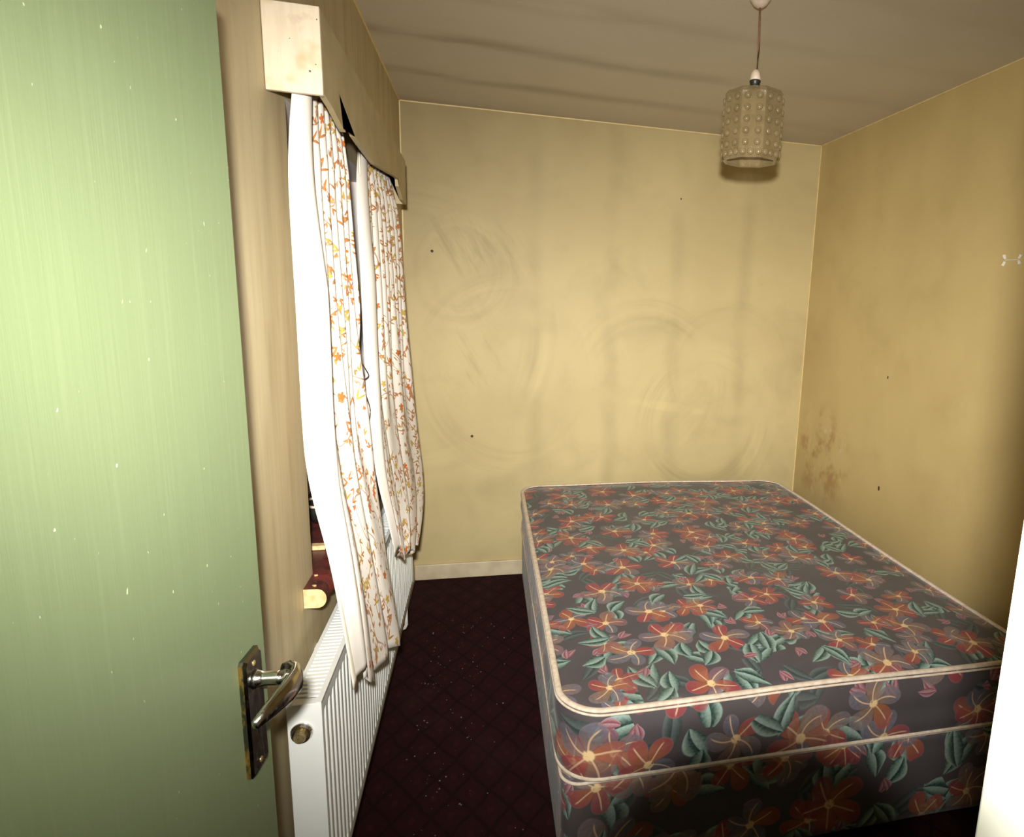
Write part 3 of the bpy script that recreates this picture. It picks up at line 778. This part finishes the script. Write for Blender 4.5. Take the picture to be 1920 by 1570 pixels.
def padded(name, rect, r, ztop, zbot, bulge, topfn, sidefn, uoff, mat, levels=16, rings_top=26, uvk=1.0, closed_bottom=True):
    x0, x1, y0, y1 = rect
    P = perim(x0, x1, y0, y1, r); k0 = 40 + 26 + 40 + 26 + 20; P = P[k0:] + P[:k0]; N = outward(P); n = len(P); L = [0.0]  # the cloth's seam is at the back
    for i in range(n): a, c = P[i], P[(i + 1) % n]; L.append(L[-1] + math.hypot(c[0] - a[0], c[1] - a[1]))
    b = bm(); uvl = b.loops.layers.uv.new('UVMap'); rr = []
    cx, cy = (x0 + x1) / 2, (y0 + y1) / 2
    for j in range(levels + 1):
        t = j / levels; row = []
        for i in range(n):
            q = bulge * math.sin(PI * t) ** 0.6 + sidefn(L[i], t)
            zb2, zt2 = zbot(P[i][0], P[i][1]), ztop(P[i][0], P[i][1])
            row.append(b.verts.new((P[i][0] + N[i].x * q, P[i][1] + N[i].y * q, zb2 + (zt2 - zb2) * t)))
        rr.append(row)
    for j in range(levels):
        for i in range(n):
            k = (i + 1) % n
            f = b.faces.new((rr[j][i], rr[j][k], rr[j + 1][k], rr[j + 1][i])); f.smooth = True
            h = 0.20 * uvk
            for lp, uv in zip(f.loops, ((L[i], h * j / levels), (L[i + 1], h * j / levels), (L[i + 1], h * (j + 1) / levels), (L[i], h * (j + 1) / levels))):
                lp[uvl].uv = (uv[0] * 0.78 + uoff, uv[1] * 0.80 - 3.0)
    prev = rr[-1]
    for j in range(1, rings_top + 1):
        s = 1 - j / (rings_top + 0.3); row = []
        for i in range(n):
            px, py = cx + (P[i][0] - cx) * s, cy + (P[i][1] - cy) * s
            row.append(b.verts.new((px, py, ztop(px, py) + topfn(px, py, 1 - s))))
        for i in range(n):
            k = (i + 1) % n; f = b.faces.new((prev[i], prev[k], row[k], row[i])); f.smooth = True
            for lp in f.loops: lp[uvl].uv = (lp.vert.co.x, lp.vert.co.y)
        prev = row
    f = b.faces.new(prev)
    for lp in f.loops: lp[uvl].uv = (lp.vert.co.x, lp.vert.co.y)
    b.faces.new(rr[0][::-1])
    return link_bm(name, b, mat), P, N
def edge_tape(P, N, zf, off, rads, dz=0.0, name='piping', wav=0.0):
    b = bm(); pts = []
    for i in range(len(P)):
        pts.append(Vector((P[i][0] + N[i].x * off, P[i][1] + N[i].y * off, zf(P[i][0], P[i][1]) + dz + wav * math.sin(i * 0.21))))
    n = len(pts); rings = []
    for i in range(n):
        nn = Vector((N[i].x, N[i].y, 0)); row = []
        for k in range(10):
            a = 2 * PI * k / 10; row.append(b.verts.new(pts[i] + nn * rads[0] * math.cos(a) + Vector((0, 0, rads[1] * math.sin(a)))))
        rings.append(row)
    for i in range(n):
        for k in range(10): b.faces.new((rings[i][k], rings[i][(k + 1) % 10], rings[(i + 1) % n][(k + 1) % 10], rings[(i + 1) % n][k]))
    return link_bm(name, b, M_tape, smooth=True)
BR = (0.592, 2.085, -2.115, -0.125)
def wavy(x, y): return 0.004 * math.sin(5.2 * x + 1.0) + 0.0035 * math.sin(4.1 * y + 2 * x)
mtop = lambda x, y: 0.556 + wavy(x, y) + 0.006 * max(0, 1 - abs(x - 0.6) / 0.5)
mbot = lambda x, y: 0.3475 + 0.0 * x
def mtopf(x, y, d):
    e_ = min(1, d * 9)
    return e_ * (0.012 + 0.004 * math.sin(9 * x) * math.sin(8 * y) + 0.006 * math.sin(3.1 * x + 1.4 * y)) - 0.006 * math.sin(min(1, d * 22) * PI)
def mside(u, t): return 0.0035 * math.sin(PI * t) * math.sin(u * 5.1) + 0.006 * math.sin(t * 3 * PI + 1.2 * math.sin(u * 2.3)) * math.sin(PI * t) * (0.4 + 0.6 * math.sin(u * 1.9) ** 2)
mt = thing('mattress', ((BR[0] + BR[1]) / 2, -1.12, 0.345), 'dark floral mattress with cream piped edges lying on the divan base', 'mattress')
o, P, N = padded('ticking', BR, 0.11, mtop, mbot, 0.010, mtopf, mside, 0.37, M_floral); adopt(o, mt)
adopt(edge_tape(P, N, mtop, 0.001, (0.0095, 0.0055), 0.001, 'top_piping', 0.0006), mt)
adopt(edge_tape(P, N, mtop, 0.0085, (0.0035, 0.0035), -0.0085, 'piping_cord', 0.0008), mt)
adopt(edge_tape(P, N, mbot, 0.003, (0.006, 0.006), 0.0065, 'bottom_piping', 0.0), mt)
DR = (0.596, 2.09, -2.105, -0.13)
dv = thing('divan_base', ((DR[0] + DR[1]) / 2, -1.12, 0.0), 'divan bed base in matching dark floral cloth, under the mattress', 'bed')
dtop = lambda x, y: 0.338 + 0 * x
dbot = lambda x, y: 0.045 + 0 * x
o, P, N = padded('covered_frame', DR, 0.05, dtop, dbot, 0.002, lambda x, y, d: 0.0, lambda u, t: 0.003 * math.sin(u * 9) * math.sin(PI * t), 2.1, M_floral, 12, 4, 1.45); adopt(o, dv)
adopt(edge_tape(P, N, dtop, 0.002, (0.0045, 0.0045), 0.001, 'top_piping'), dv)
for (x, y) in ((0.68, -2.0), (2.0, -2.0), (0.68, -0.22), (2.0, -0.22), (0.68, -1.1), (2.0, -1.1)):
    b = bm(); lathe(b, [(0.020, 0.0), (0.024, 0.006), (0.024, 0.038), (0.016, 0.046)], (x, y, 0), 18)
    adopt(link_bm('foot', b, M_dark, smooth=False), dv)

# ------------------------------------------------------------------ ceiling pendant
LX, LY = 1.207, -1.6
pd = thing('pendant_light', (LX, LY, H), 'faceted bubble glass pendant lamp hanging by a brown cord from the ceiling', 'lamp')
b = bm(); lathe(b, [(0.034, 0.0), (0.034, -0.006), (0.031, -0.016), (0.020, -0.030), (0.010, -0.036), (0.004, -0.038)], seg=28)
o = link_bm('ceiling_rose', b, M_paleplastic, pd, smooth=True)
b = bm(); sweep(b, [(0.0, 0, -0.034), (0.003, 0, -0.10), (0.005, 0, -0.15), (0.003, 0, -0.222)], 0.0033, 8)
link_bm('cord', b, M_cord, pd, smooth=True)
b = bm(); lathe(b, [(0.004, -0.208), (0.009, -0.211), (0.014, -0.220), (0.0165, -0.233), (0.0165, -0.239)], seg=24)
hd = link_bm('lampholder_cap', b, M_paleplastic, pd, smooth=True)
b = bm(); lathe(b, [(0.0165, -0.2395), (0.0175, -0.243), (0.0155, -0.247), (0.0150, -0.266), (0.0180, -0.269), (0.0180, -0.277), (0.012, -0.283)], seg=24)
link_bm('lampholder', b, M_dark, pd, smooth=True)
ZT, ZB = -0.268, -0.476
b = bm()
def octo(r, z, rot=PI / 8, n=8): return [b.verts.new((r * math.cos(rot + 2 * PI * k / n), r * math.sin(rot + 2 * PI * k / n), z)) for k in range(n)]
RO = 0.093
spin = math.radians(23)
rr = [octo(r, z, PI / 8 + spin) for r, z in ((0.020, ZT), (0.052, ZT - 0.002), (0.084, ZT - 0.008), (RO, ZT - 0.020), (RO, ZB + 0.028), (RO + 0.0002, ZB + 0.020), (RO, ZB + 0.012), (RO - 0.010, ZB),
                                     (RO - 0.016, ZB + 0.001), (RO - 0.0135, ZB + 0.005), (RO - 0.006, ZB + 0.030), (RO - 0.0045, ZT - 0.022), (0.077, ZT - 0.013), (0.050, ZT - 0.007), (0.020, ZT - 0.005))]
for i in range(len(rr)):
    a, c = rr[i], rr[(i + 1) % len(rr)]
    for k in range(8): b.faces.new((a[k], a[(k + 1) % 8], c[(k + 1) % 8], c[k]))
def dome(c, nrm, r, h):
    nrm = nrm.normalized(); a = nrm.cross(Vector((0, 0, 1))).normalized(); d = nrm.cross(a)
    rows = []
    for i in range(4):
        ph = PI / 2 * i / 4
        rows.append([b.verts.new(c + (a * math.cos(q) + d * math.sin(q)) * r * math.cos(ph) + nrm * h * math.sin(ph)) for q in [2 * PI * k / 12 for k in range(12)]])
    tip = b.verts.new(c + nrm * h)
    base = b.verts.new(c - nrm * 0.0015)
    for i in range(3):
        for k in range(12): b.faces.new((rows[i][k], rows[i][(k + 1) % 12], rows[i + 1][(k + 1) % 12], rows[i + 1][k])).smooth = True
    for k in range(12):
        b.faces.new((rows[3][k], rows[3][(k + 1) % 12], tip)).smooth = True; b.faces.new((rows[0][(k + 1) % 12], rows[0][k], base))
ap = RO * math.cos(PI / 8); sidel = 2 * RO * math.sin(PI / 8)
for f in range(8):
    a = spin + 2 * PI * f / 8 + PI / 4 * 0 + PI / 8 + PI / 8; nv = Vector((math.cos(a), math.sin(a), 0)); tv = Vector((-math.sin(a), math.cos(a), 0))
    for c_ in (-0.25, 0.25):
        for row in range(5):
            z = ZT - 0.036 - row * 0.0325
            dome(nv * (ap + 0.0004) + tv * sidel * c_ + Vector((0, 0, z)), nv, 0.0100, 0.0075)
    for c_ in (-0.33, 0.0, 0.33):
        dome(nv * (ap + 0.0006) + tv * sidel * c_ + Vector((0, 0, ZB + 0.016)), nv, 0.0105, 0.006)
link_bm('glass_shade', b, M_glass, pd)

# ------------------------------------------------------------------ green door, opened inwards along the window wall
DA = math.radians(4.5); tD = Vector((math.sin(DA), math.cos(DA), 0)); nD = Vector((math.cos(DA), -math.sin(DA), 0))
ED = Vector((0.093, -2.62, 0)); DL = 0.70
hin = ED - tD * DL
dr = bpy.data.objects.new('door_1', None); col.objects.link(dr); dr.location = (hin.x, hin.y, 0); dr.rotation_euler = (0, 0, -DA); tag(dr, kind='structure')
tag(dr, 'green gloss-painted flush door standing open against the window wall', 'door')
# in door axes: y along the leaf from hinge to free edge, x out of the visible face
def dlink(o, par=None): o.parent = par or dr; return o
b = bm(); box(b, -0.030, 0.0, 0.0, DL, 0.012, 1.945)
leaf = dlink(link_bm('door_leaf', b, M_door, bevel=0.002))
ZH = 1.068; YH_ = DL - 0.058
b = bm()
pw, ph, pt = 0.026, 0.088, 0.009; zc = 1.018
def ringp(w, h, x, ch): return [b.verts.new((x, YH_ + a, zc + c)) for a, c in ((-w, -h + ch), (-w + ch, -h), (w - ch, -h), (w, -h + ch), (w, h - ch), (w - ch, h), (-w + ch, h), (-w, h - ch))]
R_ = [ringp(pw, ph, 0.0003, 0.004), ringp(pw, ph, pt * 0.65, 0.004), ringp(pw - 0.004, ph - 0.004, pt, 0.004)]
for a, c in zip(R_, R_[1:]):
    for k in range(8): b.faces.new((a[k], a[(k + 1) % 8], c[(k + 1) % 8], c[k]))
b.faces.new(R_[0][::-1]); b.faces.new(R_[-1])
hp = dlink(link_bm('door_handle', b, M_plate))
hp['label'] = 'worn chrome lever handle on a long backplate'
b = bm()
pth = [(pt, YH_, ZH), (pt + 0.004, YH_, ZH), (pt + 0.014, YH_, ZH), (0.036, YH_, ZH), (0.048, YH_ + 0.001, ZH)]
sweep(b, pth, [0.014, 0.0115, 0.0095, 0.0098, 0.0105], 18)
dlink(link_bm('handle_neck', b, M_chrome, smooth=True), hp)
b = bm()
pth = [(0.040, YH_ + 0.012, ZH + 0.004), (0.050, YH_ + 0.010, ZH + 0.004), (0.060, YH_ + 0.003, ZH + 0.002), (0.064, YH_ - 0.010, ZH), (0.062, YH_ - 0.030, ZH - 0.001), (0.056, YH_ - 0.052, ZH - 0.003), (0.049, YH_ - 0.075, ZH - 0.006), (0.044, YH_ - 0.090, ZH - 0.008), (0.043, YH_ - 0.093, ZH - 0.008)]
sweep(b, pth, [(0.006, 0.010), (0.0085, 0.016), (0.0095, 0.019), (0.0095, 0.0195), (0.009, 0.018), (0.008, 0.015), (0.0065, 0.011), (0.005, 0.007), (0.002, 0.003)], 20)
dlink(link_bm('handle_grip', b, M_chrome, smooth=True), hp)
for dz in (0.074, -0.074):
    b = bm(); lathe(b, [(0.0042, 0.0), (0.0040, 0.0012), (0.0022, 0.0022)], (pt - 0.0005, YH_, zc + dz), 14, 'x')
    dlink(link_bm('screw', b, M_brass), hp)
b = bm(); lathe(b, [(0.0035, 0.0), (0.0035, 0.0006)], (pt - 0.0003, YH_, zc - 0.022), 14, 'x')
box(b, pt - 0.0003, pt + 0.0004, YH_ - 0.0016, YH_ + 0.0016, zc - 0.036, zc - 0.023)
dlink(link_bm('keyhole', b, M_dark), hp)
for z in (0.25, 1.65):
    b = bm(); lathe(b, [(0.0055, -0.045), (0.0055, 0.045)], (-0.012, -0.006, z), 12); dlink(link_bm('hinge', b, M_brass))

# ------------------------------------------------------------------ small marks and fittings on the walls
def wall_plug(x, z, r, label):
    b = bm(); lathe(b, [(r * 0.9, 0.0), (r, -0.0012), (r * 0.55, -0.002), (r * 0.4, -0.0009)], (x, -0.0002, z), 12, 'y')
    return tag(link_bm('wall_plug', b, M_plug), label, 'wall plug', 'screw plugs left in the walls')
wall_plug(0.329, 0.820, 0.0080, 'round dark plug in the back wall, low between curtain and bed')
wall_plug(0.140, 1.797, 0.0075, 'small dark plug in the back wall beside the far curtain')
wall_plug(1.460, 2.153, 0.0045, 'tiny dark plug high in the back wall left of the lamp')
for y, z, r, lb in ((-0.892, 0.726, 0.0075, 'dark oval plug in the right wall just above the mattress edge'), (-0.867, 1.275, 0.0045, 'tiny dark plug halfway up the right wall')):
    b = bm(); lathe(b, [(r * 0.9, 0.0), (r, -0.0012), (r * 0.6, -0.002)], (W - 0.0002, y, z), 12, 'x')
    for q in b.verts: q.co.z = z + (q.co.z - z) * 1.7
    tag(link_bm('wall_plug', b, M_plug), lb, 'wall plug', 'screw plugs left in the walls')
b = bm()
for yy in (-1.509, -1.574):
    for s in (-1, 1):
        sweep(b, [(W - 0.003, yy + 0.008 * (1 if yy < -1.54 else -1) * -1, 1.797 + s * 0.018), (W - 0.003, yy, 1.797 + s * 0.004)], [0.0065, 0.0045], 8, up=Vector((1, 0, 0)))
sweep(b, [(W - 0.003, -1.512, 1.797), (W - 0.003, -1.571, 1.797)], 0.0018, 6, up=Vector((1, 0, 0)))
tag(link_bm('wall_clip', b, M_clip), 'small white double clip fixed high on the right wall', 'clip')

# white flakes and dust lying on the carpet
b = bm(); random.seed(21)
for k in range(230):
    y = random.uniform(-3.1, -0.5); x = 0.13 + abs(random.gauss(0, 0.16)) if k < 190 else random.uniform(0.15, 0.56)
    if x > 0.57: continue
    s = random.choice((0.0012, 0.0016, 0.0022, 0.0032)) * (1.0 if k < 200 else 0.7); a = random.uniform(0, 6)
    q = [Vector((x + s * math.cos(a + t) * random.uniform(.6, 1.2), y + s * math.sin(a + t) * random.uniform(.6, 1.2), 0.0005)) for t in (0, 1.3, 2.6, 3.9, 5.1)]
    lo = [b.verts.new(p) for p in q]; hi = [b.verts.new(p * 1.0 + Vector((0, 0, s * 0.5))) for p in q]
    b.faces.new(hi); b.faces.new(lo[::-1])
    for t in range(5): b.faces.new((lo[t], lo[(t + 1) % 5], hi[(t + 1) % 5], hi[t]))
tag(link_bm('paint_flakes', b, M_deb), 'scattered white paint flakes on the maroon carpet beside the radiator', 'debris', kind='stuff')
